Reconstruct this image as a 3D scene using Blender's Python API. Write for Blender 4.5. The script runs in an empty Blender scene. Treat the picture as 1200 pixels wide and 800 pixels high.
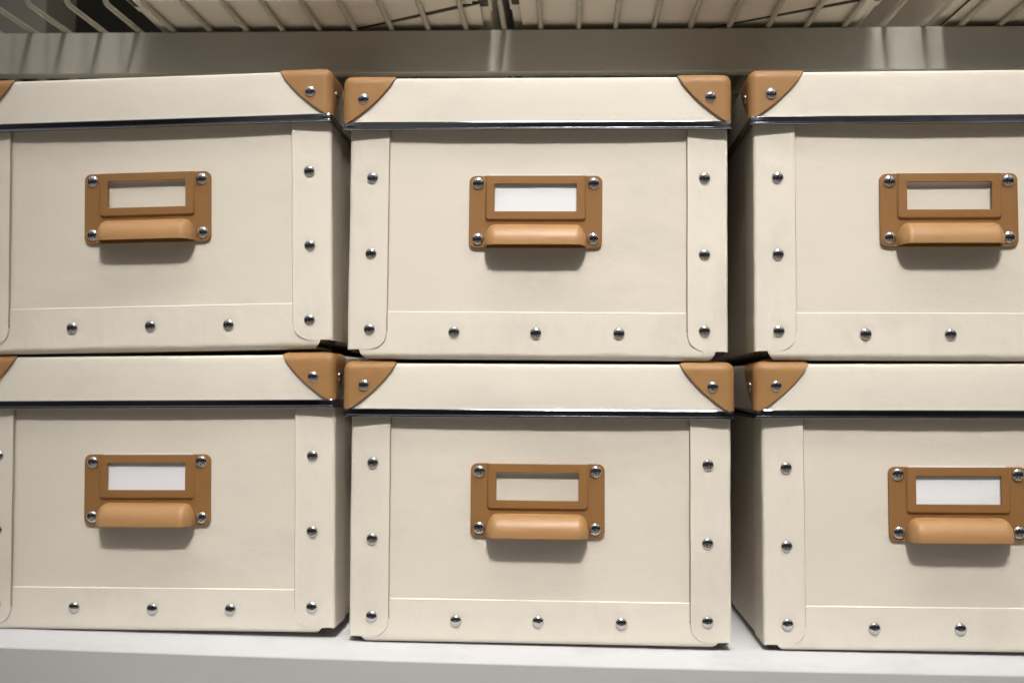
import bpy, bmesh, math, random
from mathutils import Vector, Matrix, noise

# ------------------------------------------------------------------ camera, world, lamps, exposure
S = bpy.context.scene
COL = S.collection
ZC = 0.1816                      # eye height above the lower shelf board


def rot(yaw, pitch, roll):
    return Matrix.Rotation(yaw, 4, 'Z') @ Matrix.Rotation(pitch, 4, 'X') @ Matrix.Rotation(roll, 4, 'Y')


cam_d = bpy.data.cameras.new('camera')
cam = bpy.data.objects.new('camera', cam_d)
COL.objects.link(cam)
cam_d.sensor_width = 36.0
cam_d.lens = 35.01
cam_d.clip_start = 0.01
cam_d.clip_end = 50
cam.matrix_world = Matrix.Translation((0, 0, ZC)) @ rot(math.radians(3.16537), math.radians(2.41552), -.012) @ Matrix.Rotation(math.pi / 2, 4, 'X')
cam_d.dof.use_dof = True
cam_d.dof.focus_distance = 0.695
cam_d.dof.aperture_fstop = 2.8
S.camera = cam

W = bpy.data.worlds.new('World')
S.world = W
W.use_nodes = True
wn = W.node_tree
bg = wn.nodes['Background']
geo = wn.nodes.new('ShaderNodeTexCoord')
sep = wn.nodes.new('ShaderNodeSeparateXYZ')
ramp = wn.nodes.new('ShaderNodeValToRGB')
mr = wn.nodes.new('ShaderNodeMapRange')
mr.inputs['From Min'].default_value = -1
mr.inputs['From Max'].default_value = 1
wn.links.new(geo.outputs['Generated'], sep.inputs[0])
wn.links.new(sep.outputs['Z'], mr.inputs['Value'])
wn.links.new(mr.outputs[0], ramp.inputs[0])
# shop fittings opposite: dark and light patches around eye level
wnz = wn.nodes.new('ShaderNodeTexNoise')
wnz.inputs['Scale'].default_value = 4.5
wnz.inputs['Detail'].default_value = 2.0
wmr = wn.nodes.new('ShaderNodeMapRange')
wmr.inputs['From Min'].default_value = .38
wmr.inputs['From Max'].default_value = .64
wmr.inputs['To Min'].default_value = .12
wmr.inputs['To Max'].default_value = 2.3
wmx = wn.nodes.new('ShaderNodeVectorMath')
wmx.operation = 'SCALE'
wn.links.new(geo.outputs['Generated'], wnz.inputs['Vector'])
wn.links.new(wnz.outputs['Fac'], wmr.inputs['Value'])
wn.links.new(ramp.outputs[0], wmx.inputs[0])
wn.links.new(wmr.outputs[0], wmx.inputs['Scale'])
wn.links.new(wmx.outputs[0], bg.inputs['Color'])
el = ramp.color_ramp.elements
el[0].position = 0.0
el[0].color = (.26, .238, .20, 1)
el[1].position = 1.0
el[1].color = (.85, .83, .80, 1)
for p, c in ((.36, (.20, .18, .155, 1)), (.46, (.022, .020, .019, 1)), (.58, (.020, .020, .023, 1)), (.72, (.13, .127, .124, 1))):
    e = el.new(p)
    e.color = c
bg.inputs['Strength'].default_value = 1.15

TARGET = Vector((.03, .70, ZC + .02))


def lamp(name, loc, sx, sy, power, color, spread=180, target=TARGET):
    d = bpy.data.lights.new(name, 'AREA')
    d.shape = 'RECTANGLE'
    d.size, d.size_y = sx, sy
    d.energy = power
    d.color = color
    d.spread = math.radians(spread)
    o = bpy.data.objects.new(name, d)
    COL.objects.link(o)
    o.location = loc
    o.rotation_euler = (target - Vector(loc)).to_track_quat('-Z', 'Y').to_euler()
    return o


# fluorescent ceiling tubes of the shop aisle, parallel to the shelves
lamp('ceiling_tube', (.16, .70 - 1.85, ZC + 2.2), 1.0, .2, .68, (1.0, .965, .91), 16)
lamp('ceiling_tube', (.22, .70 - 0.72, ZC + 2.3), 1.0, .12, .80, (1.0, .965, .925), 34)

# unseen spot added to brighten the middle, falling off towards the edges
sd = bpy.data.lights.new('centre_fill_spot', 'SPOT')
sd.energy = 215
sd.color = (1.0, .965, .91)
sd.shadow_soft_size = .13
sd.spot_size = math.radians(24)
sd.spot_blend = 1.0
so = bpy.data.objects.new('centre_fill_spot', sd)
COL.objects.link(so)
so.location = (.10, .70 - 1.85, ZC + 2.23)
so.rotation_euler = (Vector((.03, .70, ZC + .03)) - so.location).to_track_quat('-Z', 'Y').to_euler()

S.view_settings.view_transform = 'Standard'
S.view_settings.look = 'None'
S.view_settings.exposure = 0
S.render.engine = 'CYCLES'


# ------------------------------------------------------------------ materials
def mat(name, color, rough, bump=0.0, scales=(600, 60), mott=0.0, metal=0.0, spec=0.5, coat=0.0, stretch=(1, 1, 1), rough_var=0.0, smudge=0.0):
    m = bpy.data.materials.new(name)
    m.use_nodes = True
    nt = m.node_tree
    b = nt.nodes['Principled BSDF']
    b.inputs['Roughness'].default_value = rough
    b.inputs['Metallic'].default_value = metal
    b.inputs['Specular IOR Level'].default_value = spec
    b.inputs['Coat Weight'].default_value = coat
    tc = nt.nodes.new('ShaderNodeTexCoord')
    oi = nt.nodes.new('ShaderNodeObjectInfo')
    mp = nt.nodes.new('ShaderNodeVectorMath')
    mp.operation = 'MULTIPLY'
    mp.inputs[1].default_value = stretch
    ad = nt.nodes.new('ShaderNodeVectorMath')
    ad.operation = 'ADD'
    nt.links.new(tc.outputs['Object'], mp.inputs[0])
    nt.links.new(mp.outputs[0], ad.inputs[0])
    nt.links.new(oi.outputs['Random'], ad.inputs[1])

    def nz(scale, detail=3.0):
        n = nt.nodes.new('ShaderNodeTexNoise')
        n.inputs['Scale'].default_value = scale
        n.inputs['Detail'].default_value = detail
        nt.links.new(ad.outputs[0], n.inputs['Vector'])
        return n
    n2 = nz(scales[1], 4)
    mx = nt.nodes.new('ShaderNodeMix')
    mx.data_type = 'RGBA'
    mx.inputs[6].default_value = (*[c * (1 - mott) for c in color], 1)
    mx.inputs[7].default_value = (*[min(1, c * (1 + mott)) for c in color], 1)
    nt.links.new(n2.outputs['Fac'], mx.inputs[0])
    nt.links.new(mx.outputs[2], b.inputs['Base Color'])
    if smudge:
        n3 = nz(14, 6)
        n3.inputs['Roughness'].default_value = .65
        sm = nt.nodes.new('ShaderNodeMapRange')
        sm.inputs['From Min'].default_value = .52
        sm.inputs['From Max'].default_value = .72
        sm.inputs['To Min'].default_value = 1.0
        sm.inputs['To Max'].default_value = 1.0 - smudge
        nt.links.new(n3.outputs['Fac'], sm.inputs['Value'])
        sc = nt.nodes.new('ShaderNodeVectorMath')
        sc.operation = 'SCALE'
        nt.links.new(mx.outputs[2], sc.inputs[0])
        nt.links.new(sm.outputs[0], sc.inputs['Scale'])
        nt.links.new(sc.outputs[0], b.inputs['Base Color'])
    if rough_var:
        rr = nt.nodes.new('ShaderNodeMapRange')
        rr.inputs['From Min'].default_value = .3
        rr.inputs['From Max'].default_value = .7
        rr.inputs['To Min'].default_value = rough
        rr.inputs['To Max'].default_value = rough + rough_var
        nt.links.new(n2.outputs['Fac'], rr.inputs['Value'])
        nt.links.new(rr.outputs[0], b.inputs['Roughness'])
    if bump:
        n1 = nz(scales[0], 5)
        a = nt.nodes.new('ShaderNodeMath')
        a.operation = 'MULTIPLY_ADD'
        a.inputs[1].default_value = 6.0
        nt.links.new(n2.outputs['Fac'], a.inputs[0])
        nt.links.new(n1.outputs['Fac'], a.inputs[2])
        bp = nt.nodes.new('ShaderNodeBump')
        bp.inputs['Strength'].default_value = bump
        bp.inputs['Distance'].default_value = .0004
        nt.links.new(a.outputs[0], bp.inputs['Height'])
        nt.links.new(bp.outputs[0], b.inputs['Normal'])
    return m


M = dict(
    cream=mat('cream_paper', (.70, .64, .552), .62, .24, (800, 38), .035, stretch=(.55, 1, 1), smudge=.10),
    lid=mat('cream_lid_paper', (.755, .70, .61), .58, .22, (800, 38), .03, stretch=(.55, 1, 1), smudge=.10),
    grey=mat('grey_shade_card', (.17, .155, .13), .7, .2, (500, 40), .08),  # base darkened to stand in for shade on the far-left box
    strap=mat('cream_strap_paper', (.735, .68, .59), .58, .22, (800, 38), .03, stretch=(1, 1, .6), smudge=.10),
    edge=mat('cut_card', (.36, .30, .225), .8, .1, (900, 200), .1),
    dark=mat('dark_card', (.05, .042, .033), .8, .1, (500, 60), .1),
    tan=mat('tan_plastic', (.345, .182, .070), .5, .12, (1500, 120), .05, spec=.35),
    tanplate=mat('tan_painted_metal', (.270, .135, .046), .45, .10, (1800, 120), .05, spec=.35),
    tanpull=mat('tan_painted_pull', (.40, .218, .088), .42, .08, (1800, 100), .05, spec=.45),
    chrome=mat('chrome', (.62, .61, .615), .09, .10, (500, 140), .03, metal=1.0),
    trim=mat('polished_trim', (.30, .30, .33), .12, .18, (200, 24), .04, metal=1.0, stretch=(.25, 1, 1)),
    card=mat('white_card', (.80, .81, .84), .75, .05, (900, 60), .01),
    shelf=mat('white_laminate', (.56, .565, .58), .5, .10, (300, 14), .02, rough_var=.15, smudge=.12),
    shelfedge=mat('grey_edge_band', (.50, .50, .50), .5, .15, (500, 30), .05, stretch=(.3, 1, 1)),
    rail=mat('grey_enamel', (.37, .355, .31), .52, .18, (300, 22), .05, stretch=(.4, 1, 1), rough_var=.15, smudge=.12),
    wire=mat('cream_enamel_wire', (.46, .43, .35), .4, .15, (700, 90), .05),
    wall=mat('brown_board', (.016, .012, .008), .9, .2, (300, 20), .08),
)


# ------------------------------------------------------------------ helpers
def link_mesh(name, bm, m, parent=None, smooth=True, angle=32, bevel=None, local=None):
    bmesh.ops.recalc_face_normals(bm, faces=bm.faces)
    me = bpy.data.meshes.new(name)
    bm.to_mesh(me)
    bm.free()
    me.materials.append(m)
    if smooth:
        me.polygons.foreach_set('use_smooth', [True] * len(me.polygons))
        me.set_sharp_from_angle(angle=math.radians(angle))
    o = bpy.data.objects.new(name, me)
    COL.objects.link(o)
    if parent:
        o.parent = parent
    if local is not None:
        o.matrix_local = local
    if bevel:
        b = o.modifiers.new('bevel', 'BEVEL')
        b.width = bevel
        b.segments = 2
        b.limit_method = 'ANGLE'
        b.angle_limit = math.radians(40)
    return o


def link_copy(o, parent, local):
    c = o.copy()
    COL.objects.link(c)
    c.parent = parent
    c.matrix_local = local
    return c


def empty(name, mtx, label, cat, group=None):
    o = bpy.data.objects.new(name, None)
    COL.objects.link(o)
    o.empty_display_size = .02
    o.matrix_world = mtx
    tag(o, label, cat, group)
    return o


def tag(o, label, cat, group=None):
    o['label'] = label
    o['category'] = cat
    if group:
        o['group'] = group


def box_bm(bm, x0, x1, y0, y1, z0, z1):
    v = [bm.verts.new(p) for p in ((x0, y0, z0), (x1, y0, z0), (x1, y1, z0), (x0, y1, z0), (x0, y0, z1), (x1, y0, z1), (x1, y1, z1), (x0, y1, z1))]
    for f in ((0, 3, 2, 1), (4, 5, 6, 7), (0, 1, 5, 4), (1, 2, 6, 5), (2, 3, 7, 6), (3, 0, 4, 7)):
        bm.faces.new([v[i] for i in f])


def grid_solid(bm, outer, inner):
    """closed sheet from two equal grids of points"""
    n, k = len(outer), len(outer[0])
    A = [[bm.verts.new(p) for p in r] for r in outer]
    B = [[bm.verts.new(p) for p in r] for r in inner]
    for i in range(n - 1):
        for j in range(k - 1):
            bm.faces.new((A[i][j], A[i + 1][j], A[i + 1][j + 1], A[i][j + 1]))
            bm.faces.new((B[i][j], B[i][j + 1], B[i + 1][j + 1], B[i + 1][j]))
    for i in range(n - 1):
        bm.faces.new((A[i][0], B[i][0], B[i + 1][0], A[i + 1][0]))
        bm.faces.new((A[i][-1], A[i + 1][-1], B[i + 1][-1], B[i][-1]))
    for j in range(k - 1):
        bm.faces.new((A[0][j], A[0][j + 1], B[0][j + 1], B[0][j]))
        bm.faces.new((A[-1][j], B[-1][j], B[-1][j + 1], A[-1][j + 1]))


def nz(x, y, z):
    return noise.noise(Vector((x, y, z)))


def loft_box(bm, hw, y0, y1, z0, z1, rv, rt, rb, disp=None, nx=44, nz_=26):
    """box with rounded vertical edges rv, top edge rt, bottom edge rb; disp(x,z) bows the front outward"""
    def outline(inset):
        a, r = hw - inset, max(rv - inset, .0002)
        fy, by = y0 + inset, y1 - inset
        pts = []
        for i in range(nx + 1):
            pts.append((-a + r + (2 * a - 2 * r) * i / nx, fy, 'f'))
        for i in range(1, 5):
            t = i / 5 * math.pi / 2
            pts.append((a - r + r * math.sin(t), fy + r - r * math.cos(t), 'c'))
        for i in range(9):
            pts.append((a, fy + r + (by - fy - 2 * r) * i / 8, 's'))
        for i in range(1, 5):
            t = i / 5 * math.pi / 2
            pts.append((a - r + r * math.cos(t), by - r + r * math.sin(t), 'c'))
        for i in range(9):
            pts.append((a - r - (2 * a - 2 * r) * i / 8, by, 'b'))
        for i in range(1, 5):
            t = i / 5 * math.pi / 2
            pts.append((-a + r - r * math.sin(t), by - r + r * math.cos(t), 'c'))
        for i in range(9):
            pts.append((-a, by - r - (by - fy - 2 * r) * i / 8, 's'))
        for i in range(1, 5):
            t = i / 5 * math.pi / 2
            pts.append((-a + r - r * math.cos(t), fy + r - r * math.sin(t), 'c'))
        return pts
    levels = []
    for i in range(5):
        t = i / 4 * math.pi / 2
        levels.append((z0 + rb - rb * math.cos(t), rb - rb * math.sin(t)))
    for i in range(1, nz_):
        levels.append((z0 + rb + (z1 - z0 - rt - rb) * i / nz_, 0))
    for i in range(5):
        t = i / 4 * math.pi / 2
        levels.append((z1 - rt + rt * math.sin(t), rt - rt * math.cos(t)))
    rings = []
    for z, ins in levels:
        ring = []
        for x, y, k in outline(ins):
            if disp and k == 'f':
                y -= disp(x, z)
            elif disp and k == 's':
                x += math.copysign(disp(0.07 + y * .4, z) * .5 * min(1, (y - y0) / .03), x)
            ring.append(bm.verts.new((x, y, z)))
        rings.append(ring)
    for a, b in zip(rings, rings[1:]):
        n = len(a)
        for i in range(n):
            bm.faces.new((a[i], a[(i + 1) % n], b[(i + 1) % n], b[i]))
    bm.faces.new(rings[0][::-1])
    bm.faces.new(rings[-1])


# ------------------------------------------------------------------ box dimensions (metres, box frame: front y=0, bottom z=0)
HW = .1318
DEPTH = .335
LHW = .1345
LTOP = .1944
LBOT = .1600
LY = -.0052
TRZ = .1570


def make_rivet_mesh():
    bm = bmesh.new()
    prof = [(.00408, 0.0), (.00414, .0003), (.00402, .0007), (.00356, .00122), (.00276, .00166), (.0017, .00192), (.0008, .00202)]
    n = 28
    rings = []
    for r, h in prof:
        rings.append([bm.verts.new((r * math.cos(2 * math.pi * i / n), -h, r * math.sin(2 * math.pi * i / n))) for i in range(n)])
    for a, b in zip(rings, rings[1:]):
        for i in range(n):
            bm.faces.new((a[i], a[(i + 1) % n], b[(i + 1) % n], b[i]))
    c = bm.verts.new((0, -.00205, 0))
    for i in range(n):
        bm.faces.new((rings[-1][i], rings[-1][(i + 1) % n], c))
    bm.faces.new(rings[0])
    bmesh.ops.recalc_face_normals(bm, faces=bm.faces)
    me = bpy.data.meshes.new('rivet')
    bm.to_mesh(me)
    bm.free()
    me.materials.append(M['chrome'])
    me.polygons.foreach_set('use_smooth', [True] * len(me.polygons))
    me.set_sharp_from_angle(angle=math.radians(50))
    return me


RIVET = make_rivet_mesh()
rr = random.Random(4)


def rivet(parent, x, y, z, scale=1.0, rz=0.0, tilt=True):
    o = bpy.data.objects.new('rivet', RIVET)
    COL.objects.link(o)
    o.parent = parent
    j = (lambda s: rr.uniform(-s, s)) if tilt else (lambda s: 0)
    o.matrix_local = Matrix.Translation((x + j(.0003), y, z + j(.0003))) @ Matrix.Rotation(rz + j(.06), 4, 'Z') @ Matrix.Rotation(j(.07), 4, 'X') @ Matrix.Rotation(j(3.1), 4, 'Y') @ Matrix.Scale(scale, 4)
    return o


# --- tan corner cap: three curved patches over the lid corner
def cap_bm(sgn):
    L, H, Rr = .0362, .0342, .0046
    N = 16

    def curve(t):      # boundary from (L,0) to (0,H) of the front patch
        # bulged quadratic
        p0, p1, p2 = (L, 0), (L * .70, H * .52), (.0, H)
        return tuple((1 - t) ** 2 * a + 2 * t * (1 - t) * b + t * t * c for a, b, c in zip(p0, p1, p2))

    def quad(a, b):    # a towards u, b towards v : Coons patch with corners C,(L,0),mid,(0,H)
        mid = curve(.5)
        bot = (L * a, 0)
        left = (0, H * b)
        right = curve(.5 * b)
        top = curve(1 - .5 * a)
        c00, c10, c01, c11 = (0, 0), (L, 0), curve(1.0), mid
        return tuple((1 - b) * bot[k] + b * top[k] + (1 - a) * left[k] + a * right[k]
                     - ((1 - a) * (1 - b) * c00[k] + a * (1 - b) * c10[k] + (1 - a) * b * c01[k] + a * b * c11[k]) for k in range(2))

    def rnd(p, off):
        q = Vector([max(c, Rr) for c in p])
        d = Vector(p) - q
        if d.length < 1e-9:
            d = Vector((0, 0, 0))
            k = min(range(3), key=lambda i: p[i])
            d[k] = -1
        d.normalize()
        return q + d * (Rr + off)

    bm = bmesh.new()
    # distances from the corner: (u along the front, v along the side, w down)
    ts = [(i / N) ** 1.35 for i in range(N + 1)]

    def patch(fn, off):
        return [[rnd(fn(*quad(a, b)), off) for b in ts] for a in ts]
    faces = [lambda u, v: (u, 0.0, v), lambda u, v: (0.0, u, v)]

    def tquad(a, b):   # top patch between the two front/side lengths
        def tc(t):
            p0, p1, p2 = (L, 0), (L * .62, L * .62), (0, L)
            return tuple((1 - t) ** 2 * A + 2 * t * (1 - t) * B + t * t * C for A, B, C in zip(p0, p1, p2))
        mid = tc(.5)
        bot, left, right, top = (L * a, 0), (0, L * b), tc(.5 * b), tc(1 - .5 * a)
        return tuple((1 - b) * bot[k] + b * top[k] + (1 - a) * left[k] + a * right[k]
                     - (a * (1 - b) * (L, 0)[k] + (1 - a) * b * (0, L)[k] + a * b * mid[k]) for k in range(2))
    gs = [patch(f, .0019) for f in faces]
    gs.append([[rnd((*tquad(a, b), 0.0), .0019) for b in ts] for a in ts])
    for g in gs:
        vs = [[bm.verts.new(p) for p in r] for r in g]
        for i in range(N):
            for j in range(N):
                bm.faces.new((vs[i][j], vs[i + 1][j], vs[i + 1][j + 1], vs[i][j + 1]))
    bmesh.ops.remove_doubles(bm, verts=bm.verts, dist=2e-5)
    for v in bm.verts:
        u, s, w = v.co
        v.co = (sgn * (LHW - u), LY + s, LTOP - w)
    # thickness: a second shell inside, joined along the open rim
    bmesh.ops.recalc_face_normals(bm, faces=bm.faces)
    cen = Vector((sgn * (LHW - .03), LY + .03, LTOP - .03))
    f0 = max(bm.faces, key=lambda f: f.calc_area())
    if (f0.calc_center_median() - cen).dot(f0.normal) < 0:
        bmesh.ops.reverse_faces(bm, faces=bm.faces)
    bm.normal_update()
    rim = [e for e in bm.edges if e.is_boundary]
    mp = {v: bm.verts.new(v.co - v.normal * .0019) for v in list(bm.verts)}
    for f in list(bm.faces):
        bm.faces.new([mp[v] for v in reversed(f.verts)])
    for e in rim:
        a, b = e.verts
        bm.faces.new((a, b, mp[b], mp[a]))
    return bm


def trim_bm():
    bm = bmesh.new()
    # profile: (outward, z)
    prof = [(.0001, LBOT + .0027), (.0009, LBOT + .0027), (.0011, LBOT + .0023), (.00115, TRZ + .0016), (.0019, TRZ + .0012), (.0020, TRZ + .0003), (.0016, TRZ), (-.0012, TRZ), (-.0012, LBOT - .0002), (.0002, LBOT - .0002)]
    path = [((-LHW, DEPTH + .004), (-1, 0)), ((-LHW, .1), (-1, 0)), ((-LHW, LY + .0012), (-1, 0)), ((-LHW + .0003, LY + .0003), (-.75, -.75)), ((-LHW + .0012, LY), (0, -1))]
    for i in range(1, 24):
        path.append(((-LHW + .0012 + (2 * LHW - .0024) * i / 24, LY), (0, -1)))
    path += [((LHW - .0012, LY), (0, -1)), ((LHW - .0003, LY + .0003), (.75, -.75)), ((LHW, LY + .0012), (1, 0)), ((LHW, .1), (1, 0)), ((LHW, DEPTH + .004), (1, 0))]
    rings = []
    for (x, y), (nx_, ny_) in path:
        rings.append([bm.verts.new((x + nx_ * o, y + ny_ * o, z)) for o, z in prof])
    for a, b in zip(rings, rings[1:]):
        n = len(a)
        for i in range(n):
            bm.faces.new((a[i], b[i], b[(i + 1) % n], a[(i + 1) % n]))
    bm.faces.new(rings[0])
    bm.faces.new(rings[-1][::-1])
    return bm


def dent(d):
    """paper pulled in round a rivet"""
    return -.00045 * math.exp(-(d / .0046) ** 2) + .00010 * math.exp(-((d - .0085) / .003) ** 2)


def strap_bm(sgn, seed):
    """paper strip folded round the vertical body edge, rounded lower inner corner"""
    bm = bmesh.new()
    xi, R, th = .1040, .0130, .0012
    r = .0016
    fr = HW - r
    path = []
    nf = 18
    for i in range(nf + 1):
        t = i / nf
        x = xi + (fr - xi) * t
        y = -.0027 + .0019 * t ** .8
        path.append((x, y, 0.0, -1.0, x - xi))
    for i in range(1, 7):
        a = i / 6 * math.pi / 2
        path.append((fr + (r + .0008) * math.sin(a), r - (r + .0008) * math.cos(a), math.sin(a), -math.cos(a), 1))
    for i in range(1, 6):
        path.append((HW + .0008, r + .028 * i / 5, 1.0, 0.0, 1))
    zt, zb = .1640, .0016
    outer, inner = [], []
    nzv = 110
    for (x, y, nx_, ny_, s) in path:
        zlow = zb
        if s < R:
            zlow = zb + R - math.sqrt(max(R * R - (R - s) ** 2, 0))
        ro, ri = [], []
        for j in range(nzv + 1):
            t = j / nzv
            z = zlow + (zt - zlow) * (t ** 1.25)
            w = .00028 * nz(x * 40 + seed, z * 26, seed * 3.1) + .00012 * nz(x * 150, z * 90 + seed, 2.2)
            w += sum(dent(math.hypot(x - .1165, z - q)) for q in (.1228, .06915, .01594))
            ex = .00022 * nz(seed, z * 60, 7.7) if s < .004 else 0
            if s < .001:          # bevelled cut edge
                ex += .0006
            zo = z + (.0005 if j == 0 and s < .9 else 0)
            ro.append((sgn * (x + nx_ * w + ex), y + ny_ * w, zo))
            if s < .001:
                ex -= .0006
            ri.append((sgn * (x + nx_ * (w - th) + ex), y + ny_ * (w - th) + 0.0, z))
        outer.append(ro)
        inner.append(ri)
    grid_solid(bm, outer, inner)
    bm.faces.ensure_lookup_table()
    # the cut edge is the last two strips of faces added along i and j
    n, k = len(outer), len(outer[0])
    for f in bm.faces:
        vs = f.calc_center_median()
        if abs(vs.x) < xi + .00065 and len({round(abs(v.co.x), 4) for v in f.verts}) > 1 and abs(max(v.co.y for v in f.verts) - min(v.co.y for v in f.verts)) > .0006:
            f.material_index = 1
    return bm


def flap_bm(seed, drop, r):
    """wide paper strip along the lower front edge, rolled under the body"""
    bm = bmesh.new()
    th = .0014
    x0, x1 = -.1238, .1238
    prof = []          # (y, z, ny, nz)
    for i in range(19):
        z = .0287 - (.0287 - r + drop) * i / 18
        prof.append((-.00135, z, -1.0, 0.0))
    for i in range(1, 8):
        a = i / 7 * math.pi / 2
        prof.append((-.00135 + r - r * math.cos(a), r - drop - r * math.sin(a), -math.cos(a), -math.sin(a)))
    for i in range(1, 5):
        prof.append((-.00135 + r + .012 * i, -drop, 0.0, -1.0))
    outer, inner = [], []
    n = 170
    for i in range(n + 1):
        x = x0 + (x1 - x0) * i / n
        ro, ri = [], []
        for k, (y, z, ny_, nz_) in enumerate(prof):
            w = .00030 * nz(x * 22 + seed, z * 30, seed * 1.7) + .0001 * nz(x * 120, z * 100 + seed, 5.2)
            ez = .00018 * nz(x * 30, seed, 1.1) if k == 0 else 0
            eo = -.0006 if k == 0 else 0
            if k <= 18:
                w += sum(dent(math.hypot(x - q, z - .0139)) for q in (-.0573, 0, .0573))
            else:
                w *= .3
            x = (x0 + (x1 - x0) * i / n) * (1 - .035 * max(0, 1 - (z + drop) / (r + .0015)) ** 1.6)
            ro.append((x, y + ny_ * w, z + nz_ * w + ez + eo))
            ri.append((x, y + ny_ * (w - th), z + nz_ * (w - th) + ez))
        outer.append(ro)
        inner.append(ri)
    grid_solid(bm, outer, inner)
    return bm


def fold_bm(sgn):
    """little folded tab of lining at the bottom corner"""
    bm = bmesh.new()
    a, b = .1240, .1308
    pts = []
    for i in range(7):
        t = i / 6
        x = a + (b - a) * t
        sag = .0012 * math.sin(t * math.pi) + .0006 * t
        pts.append([(sgn * x, .0006, .0018 - sag), (sgn * x, .006, .0010 - sag), (sgn * x, .016, .0006 - sag * .5)])
    inn = [[(p[0], p[1], p[2] + .0007) for p in r] for r in pts]
    grid_solid(bm, pts, inn)
    return bm


# --- label holder plate (origin at plate top centre, front toward -y)
def rrect(hw, top, bot, r, n=6):
    pts = []
    for cx, cz, a0 in ((hw - r, top - r, 0), (-hw + r, top - r, 90), (-hw + r, bot + r, 180), (hw - r, bot + r, 270)):
        for i in range(n + 1):
            a = math.radians(a0 + 90 * i / n)
            pts.append((cx + r * math.cos(a), cz + r * math.sin(a)))
    return pts


PHW, PH = .0466, .0508


def plate_bm():
    bm = bmesh.new()
    # base plate as a U-shaped outline (open slot behind the frame, for the card)
    sl, sb = .0336, -.0285
    r = .0046
    pts = []

    def arc(cx, cz, a0):
        for i in range(8):
            a = math.radians(a0 + 90 * i / 7)
            pts.append((cx + r * math.cos(a), cz + r * math.sin(a)))
    pts.append((sl, 0))
    # go clockwise by reversing later: build counter-clockwise from the slot's right lip
    pts.clear()
    pts += [(-sl, 0), (-sl, sb), (sl, sb), (sl, 0)]
    arc_pts = []
    for cx, cz, a0 in ((PHW - r, -r, 90), (PHW - r, -PH + r, 0), (-PHW + r, -PH + r, -90), (-PHW + r, -r, -180)):
        for i in range(8):
            a = math.radians(a0 - 90 * i / 7)
            arc_pts.append((cx + r * math.cos(a), cz + r * math.sin(a)))
    pts += arc_pts
    f = [bm.verts.new((x, -.0011, z)) for x, z in pts]
    b = [bm.verts.new((x, .0012, z)) for x, z in pts]
    bm.faces.new(f)
    bm.faces.new(b[::-1])
    n = len(pts)
    for i in range(n):
        bm.faces.new((f[i], f[(i + 1) % n], b[(i + 1) % n], b[i]))
    # raised frame ring
    def loop(x, t, bt, y, ru, rl):
        out = []
        for cx, cz, a0, q in ((x - ru, t - ru, 90, ru), (x - rl, bt + rl, 0, rl), (-x + rl, bt + rl, -90, rl), (-x + ru, t - ru, -180, ru)):
            for k in range(6):
                a = math.radians(a0 - 90 * k / 5)
                out.append(bm.verts.new((cx + q * math.cos(a), y, cz + q * math.sin(a))))
        return out
    seq = [loop(.0354, -.0001, -.0322, -.0009, .0003, .0026), loop(.0350, -.0001, -.0317, -.0019, .0003, .0024),
           loop(.0341, -.0002, -.0306, -.0027, .0003, .0017), loop(.0288, -.0059, -.0255, -.0028, .0004, .0004),
           loop(.0286, -.0061, -.0253, -.0025, .0003, .0003), loop(.0286, -.0061, -.0253, -.0013, .0003, .0003),
           loop(.0333, -.0003, -.0300, -.0013, .0003, .0010)]
    seq.append(seq[0])
    for a, c in zip(seq, seq[1:]):
        for i in range(24):
            bm.faces.new((a[i], a[(i + 1) % 24], c[(i + 1) % 24], c[i]))
    return bm


def pull_bm():
    """hollow cup pull, open below; ends rounded"""
    bm = bmesh.new()
    HWX, P, Ht, e = .0354, .0128, .0150, .0080
    zb = -.0496
    nu, nv = 56, 18

    def surf(off):
        g = []
        for i in range(nu + 1):
            s = -1 + 2 * i / nu
            # denser near the ends
            s = math.sin(s * math.pi / 2) if True else s
            x = s * (HWX - off)
            d = max(0.0, (abs(x) - (HWX - e))) / (e - off if e > off else e)
            d = min(d, 1.0)
            k = (1 - d ** 2.2) ** (1 / 2.2)
            kh = (1 - d ** 2.4) ** (1 / 2.4)
            row = []
            for j in range(nv + 1):
                th = j / nv * math.pi / 2
                ex = 2 / 2.25
                out = (math.sin(th) ** ex) * (P - off) * k
                up = (math.cos(th) ** ex) * (Ht - off) * kh
                row.append((x, -.0010 - out, zb + up * (1 if True else 0)))
            # small straight lip at the mouth
            row.append((x, -.0010 - (P - off) * k, zb - .0006))
            g.append(row)
        return g
    grid_solid(bm, surf(0), surf(.0013))
    bmesh.ops.remove_doubles(bm, verts=bm.verts, dist=1e-6)
    return bm


def cached(name, fn, m, **kw):
    """first call builds the mesh, later calls copy the object"""
    if name not in CACHE:
        o = link_mesh(kw.pop('oname', name), fn(), m, **kw)
        CACHE[name] = o
        return o, True
    return CACHE[name], False


CACHE = {}


def make_part(key, oname, fn, m, parent, local, **kw):
    if key in CACHE:
        return link_copy(CACHE[key], parent, local)
    o = link_mesh(oname, fn(), m, parent, local=local, **kw)
    CACHE[key] = o
    return o


I4 = Matrix.Identity(4)


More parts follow.
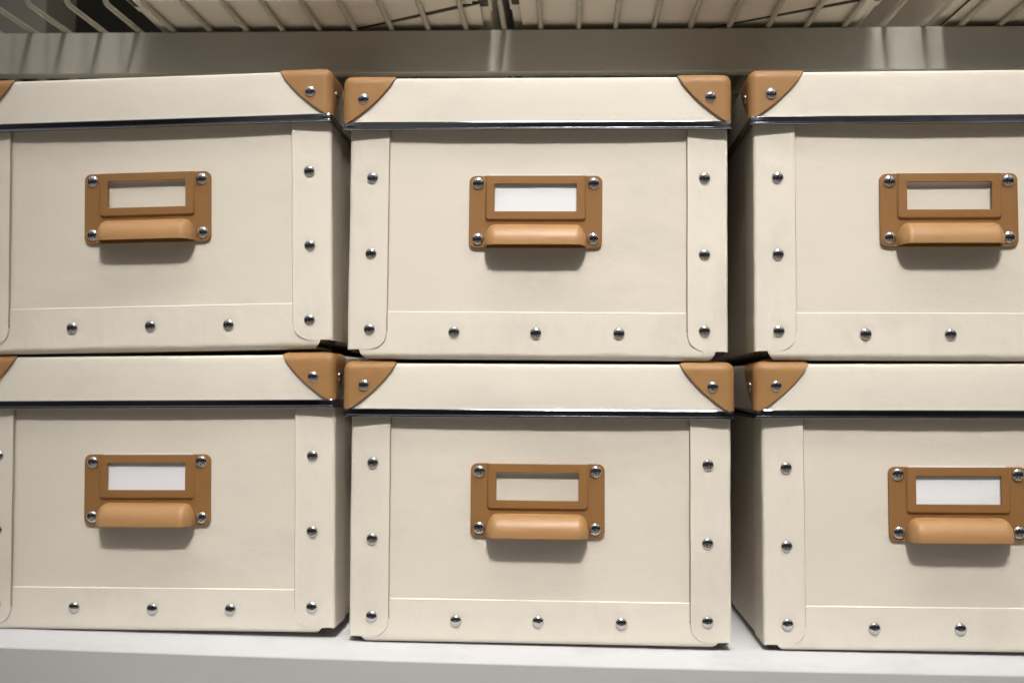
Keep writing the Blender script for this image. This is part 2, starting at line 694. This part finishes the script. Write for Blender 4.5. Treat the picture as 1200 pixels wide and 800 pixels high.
def storage_box(loc, ang, label, seed, lid=(0, 0), plate=(0, 0), flap=(.0003, .0046), group='cream storage boxes on the shelves', hidden_front=False):
    root = empty('storage_box', Matrix.Translation(loc) @ rot(*ang), label, 'storage box', group)
    rs = random.Random(seed)
    dish = rs.uniform(.0007, .0013)

    def d_body(x, z):
        a = max(0, 1 - (x / .104) ** 2) * max(0, min(1, (z - .03) / .13)) ** .8
        return -dish * a + .00035 * nz(x * 14 + seed, z * 14, seed) + .00013 * nz(x * 55, z * 55 + seed, 3)

    def d_lid(x, z):
        a = max(0, 1 - (x / .12) ** 2)
        return .0004 * a * math.sin(max(0, min(1, (LTOP - z) / .03)) * math.pi) + .00022 * nz(x * 17 + seed * 2, z * 20, seed + 4)
    bm = bmesh.new()
    loft_box(bm, HW, 0, DEPTH, .0014, .186, .0015, .001, .0015, d_body)
    body = link_mesh('body', bm, M['cream'], root)
    for s in (-1, 1):
        st = link_mesh('corner_strap', strap_bm(s, seed + s * .37), M['strap'], root, angle=40)
        st.data.materials.append(M['edge'])
        for z in (.1228, .06915, .01594):
            rivet(st, s * .1165, -.0015, z)
    fl = link_mesh('bottom_flap', flap_bm(seed, *flap), M['strap'], root, angle=40)
    for x in (-.0573, 0, .0573):
        rivet(fl, x, -.0014, .0139)
    for s in (-1, 1):
        make_part('fold%d' % s, 'folded_tab', lambda: fold_bm(s), M['dark'], root, I4)
    # lid
    LM_ = Matrix.Translation((lid[0], 0, lid[1]))
    bm = bmesh.new()
    loft_box(bm, LHW, LY, DEPTH + .005, LBOT, LTOP, .0018, .0022, .0004, d_lid, nx=48, nz_=10)
    ld = link_mesh('lid', bm, M['lid'], root, local=LM_)
    make_part('trim', 'metal_trim', trim_bm, M['trim'], ld, I4, angle=25)
    for s in (-1, 1):
        cp = make_part('cap%d' % s, 'corner_cap', lambda: cap_bm(s), M['tan'], root, LM_, angle=50, bevel=.00035)
        rivet(cp, s * .12105, LY - .0018, .17891, .98)
        rivet(cp, s * (LHW + .0018), LY + .0133, .17891, .98, rz=s * math.pi / 2)
    # holder
    ptop = .11883 + .0054
    PM = Matrix.Translation((plate[0], -.0008, ptop + plate[1]))
    pl = make_part('plate', 'label_holder', plate_bm, M['tanplate'], root, PM, smooth=True, angle=30, bevel=.0004)
    for x in (-.04035, .04035):
        for z in (-.0054, -.04458):
            rivet(pl, x, -.0011, z, 1.04)
    make_part('pull', 'cup_pull', pull_bm, M['tanpull'], root, PM, angle=60, bevel=.0003)
    return root, PM


def card_bm(seed):
    bm = bmesh.new()
    n = 14
    o, i_ = [], []
    for a in range(n + 1):
        x = -.0325 + .065 * a / n
        r1, r2 = [], []
        for b in range(7):
            z = .0009 + nz(a * .1, seed, 2) * .0001 - .0285 * b / 6
            y = -.0003 + .00025 * nz(x * 40 + seed, z * 40, 0)
            r1.append((x, y, z))
            r2.append((x, y + .0003, z))
        o.append(r1)
        i_.append(r2)
    grid_solid(bm, o, i_)
    return bm


# ------------------------------------------------------------------ shelving unit
unit = empty('shelving_unit', Matrix.Translation((0, .9, 0)), 'white shelving unit with grey front rail holding the cream boxes', 'shelving')
inv = Matrix.Translation((0, -.9, 0))


def board_bm():
    bm = bmesh.new()
    xs = [-1.1 + 2.2 * i / 60 for i in range(61)]
    top, bot, topb, botb = [], [], [], []
    for x in xs:
        yf = .6538 + .0075 * min(1.6, ((x + .03) / .36) ** 2)
        z = .0002 * nz(x * 5, 0, 0)
        top.append([(x, yf + .0008, -.0004 + 0), (x, yf + .0015, 0), (x, .8, 0), (x, 1.08, 0)])
        topb.append([(x, yf + .0008, -.018), (x, yf + .0015, -.018), (x, .8, -.018), (x, 1.08, -.018)])
    grid_solid(bm, top, topb)
    return bm


link_mesh('shelf_board', board_bm(), M['shelf'], unit, local=inv)


def edge_bm():
    bm = bmesh.new()
    o, i_ = [], []
    for k in range(61):
        x = -1.1 + 2.2 * k / 60
        yf = .6538 + .0075 * min(1.6, ((x + .03) / .36) ** 2)
        w = .00012 * nz(x * 30, 3, 3)
        o.append([(x, yf, -.0008 + w), (x, yf, -.02), (x, yf, -.045)])
        i_.append([(x, yf + .0008, -.0006 + w), (x, yf + .0008, -.02), (x, yf + .0008, -.045)])
    grid_solid(bm, o, i_)
    return bm


link_mesh('edge_band', edge_bm(), M['shelfedge'], unit, local=inv, angle=30)
RB, RT = ZC + .2345, ZC + .2668
bm = bmesh.new()
box_bm(bm, -1.1, 1.1, .740, .7416, RB, RT - .0002)
box_bm(bm, -1.1, 1.1, .7418, .765, RT - .0016, RT)
box_bm(bm, -1.1, 1.1, .7418, .752, RB, RB + .0014)
link_mesh('front_rail', bm, M['rail'], unit, local=inv, bevel=.0005, angle=30)
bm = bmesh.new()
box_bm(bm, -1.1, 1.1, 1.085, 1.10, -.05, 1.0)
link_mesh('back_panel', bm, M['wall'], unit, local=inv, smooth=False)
for s in (-1, 1):
    bm = bmesh.new()
    box_bm(bm, s * 1.11 - .009, s * 1.11 + .009, .66, 1.10, -.05, 1.0)
    link_mesh('side_panel', bm, M['shelf'], unit, local=inv, smooth=False)

# ------------------------------------------------------------------ six boxes
G = 'cream storage boxes on the shelves'
data = {
    'LM': ((-0.01799, 0.6985, -0.17847), (0.0016, 0, -0.00643), (-0.0015, -0.00206), (-0.00088, -0.00127)),
    'UM': ((-0.02162, 0.6930, 0.02125), (0.00765, -0.00998, -0.00291), (-0.00151, -0.00108), (-0.00101, 0)),
    'UL': ((-0.2988, 0.7002, 0.02398), (-0.00544, -0.00997, -0.02859), (-0.00175, 0.00056), (-0.00207, 0.00102)),
    'LL': ((-0.2944, 0.7060, -0.1777), (-0.01922, 0, -0.01763), (-0.00267, 0), (-0.00426, -0.00049)),
    'UR': ((0.26247, 0.6985, 0.02339), (0.00243, -0.00997, -0.00594), (-0.00018, 0.0021), (0.00018, 0.00085)),
    'LR': ((0.26993, 0.7045, -0.17768), (0.00986, 0, -0.01176), (-0.00239, 0.00046), (0, -0.00012)),
}
flaps = {'LM': (.0014, .0030), 'UM': (.0046, .0046), 'UL': (.0042, .0046), 'LL': (.0018, .0030), 'UR': (.0042, .0046), 'LR': (.0016, .0030)}
labels = {
    'LM': 'cream storage box with empty label holder, lower middle, standing on the white shelf board',
    'UM': 'cream storage box with white label card, on top of the middle stack',
    'UL': 'tilted cream storage box with empty label holder, on top of the left stack',
    'LL': 'cream storage box with white label card at lower left, under the tilted box',
    'UR': 'cream storage box with empty label holder, on top of the right stack',
    'LR': 'cream storage box with white label card, lower right, standing on the white shelf board',
}
cards = {
    'UM': 'blank white card in the label holder of the upper middle box',
    'LL': 'blank white card in the label holder of the lower left box',
    'LR': 'blank white card in the label holder of the lower right box',
}
for i, k in enumerate(('LM', 'UM', 'UL', 'LL', 'UR', 'LR')):
    p, a, l, pp = data[k]
    root, PM = storage_box((p[0], p[1], p[2] + ZC), a, labels[k], 1.3 + i * 2.17, l, pp, flaps[k])
    if k in cards:
        c = link_mesh('label_card', card_bm(i), M['card'])
        c.matrix_world = Matrix.Translation((p[0], p[1], p[2] + ZC)) @ rot(*a) @ PM
        tag(c, cards[k], 'label card', 'white label cards in the box holders')

# ------------------------------------------------------------------ wire basket shelf above, with boxes standing on it
WR = .0020
WZ = RT + WR + .0002


def tube(bm, pts, r, n=10):
    rings = []
    prev = None
    for i, p in enumerate(pts):
        a = Vector(pts[max(i - 1, 0)])
        b = Vector(pts[min(i + 1, len(pts) - 1)])
        t = (b - a).normalized()
        u = Vector((1, 0, 0)) if abs(t.x) < .9 else Vector((0, 1, 0))
        v = t.cross(u).normalized()
        u = v.cross(t).normalized()
        rings.append([bm.verts.new(Vector(p) + r * (math.cos(2 * math.pi * k / n) * u + math.sin(2 * math.pi * k / n) * v)) for k in range(n)])
    for a, b in zip(rings, rings[1:]):
        for k in range(n):
            bm.faces.new((a[k], a[(k + 1) % n], b[(k + 1) % n], b[k]))
    bm.faces.new(rings[0][::-1])
    bm.faces.new(rings[-1])


basket = empty('wire_shelf', Matrix.Translation((0, .88, RT)), 'cream wire basket shelf resting on the grey rail above the boxes', 'wire shelf')
binv = Matrix.Translation((0, -.88, -RT))
wr = random.Random(9)
for n in range(-20, 21):
    x = -.0222 + .0283 * n
    jx = wr.uniform(-.0008, .0008)
    bm = bmesh.new()
    rb = .007
    yf = .6845
    pts = [(x + jx, 1.06, WZ), (x + jx, .9, WZ), (x + jx, .78, WZ)]
    pts += [(x + jx, yf + rb + .02, WZ)]
    for i in range(6):
        a = i / 5 * math.pi / 2
        pts.append((x + jx, yf + rb - rb * math.sin(a), WZ + rb - rb * math.cos(a)))
    pts.append((x + jx * 1.5, yf, WZ + .05))
    pts.append((x + jx * 1.5, yf, WZ + .10))
    tube(bm, pts, WR)
    link_mesh('wire', bm, M['wire'], basket, local=binv, angle=60)
for (y, z) in ((yf - .0042, WZ + .098), (1.05, WZ - .0045), (.90, WZ - .0045)):
    bm = bmesh.new()
    tube(bm, [(-1.0, y, z), (0, y, z), (1.0, y, z)], .0024)
    link_mesh('cross_wire', bm, M['wire'], basket, local=binv, angle=60)


def panel_bm(pts, z0, z1):
    """card panel under the box, outline in box x,y"""
    bm = bmesh.new()
    a = [bm.verts.new((x, y, z0)) for x, y in pts]
    b = [bm.verts.new((x, y, z1)) for x, y in pts]
    bm.faces.new(a)
    bm.faces.new(b[::-1])
    n = len(pts)
    for i in range(n):
        bm.faces.new((a[i], b[i], b[(i + 1) % n], a[(i + 1) % n]))
    return bm


BZ = WZ + WR + .0026
up = [
    (-.190, .693, .02, 'cream box on the wire shelf above the left stack', 21.0, None),
    (.0885, .692, -.005, 'cream box on the wire shelf above the middle stack', 23.5, None),
    (.4060, .694, .03, 'cream box on the wire shelf at the far right edge', 25.1, None),
]
for x, y, yaw, lab, seed, fp in up:
    root, PM = storage_box((x, y, BZ), (yaw, 0, 0), lab, seed)
    # folded card under the box: two panels that meet in a slanting open seam over an added dark sheet that stands in for the shade in the gap
    x1 = .116
    link_mesh('seam_shade_sheet', panel_bm([(-.124, .010), (.124, .010), (.124, .30), (-.124, .30)], -.0007, .0044), M['dark'], root, smooth=False)
    k = -.56
    seam = lambda xx, g: .052 + k * (xx - .035) + g
    link_mesh('bottom_panel', panel_bm([(-.125, -.0004), (.11, -.0004), (x1, seam(x1, -.0012)), (-.06, seam(-.06, -.0012)), (-.125, seam(-.125, -.0012))], -.0018, -.0009), M['cream'], root, bevel=.0003)
    link_mesh('bottom_panel', panel_bm([(x1 + .009, seam(x1, .0012)), (x1 + .009, .31), (-.125, .31), (-.125, seam(-.125, .0012))], -.0018, -.0009), M['strap'], root, bevel=.0003)

gb = empty('dimmed_box', Matrix.Translation((-.557, .775, BZ - .0028)), 'plain box darkened by grey colour in place of shade, on the wire shelf at the far left edge', 'cardboard box')
bm = bmesh.new()
loft_box(bm, HW, 0, .05, .0, .15, .002, .001, .0015, lambda x, z: .0006 * nz(x * 12, z * 12, 3))
link_mesh('body', bm, M['grey'], gb)
bm = bmesh.new()
loft_box(bm, HW + .002, -.002, .052, .13, .155, .002, .001, .0006)
link_mesh('lid', bm, M['grey'], gb)
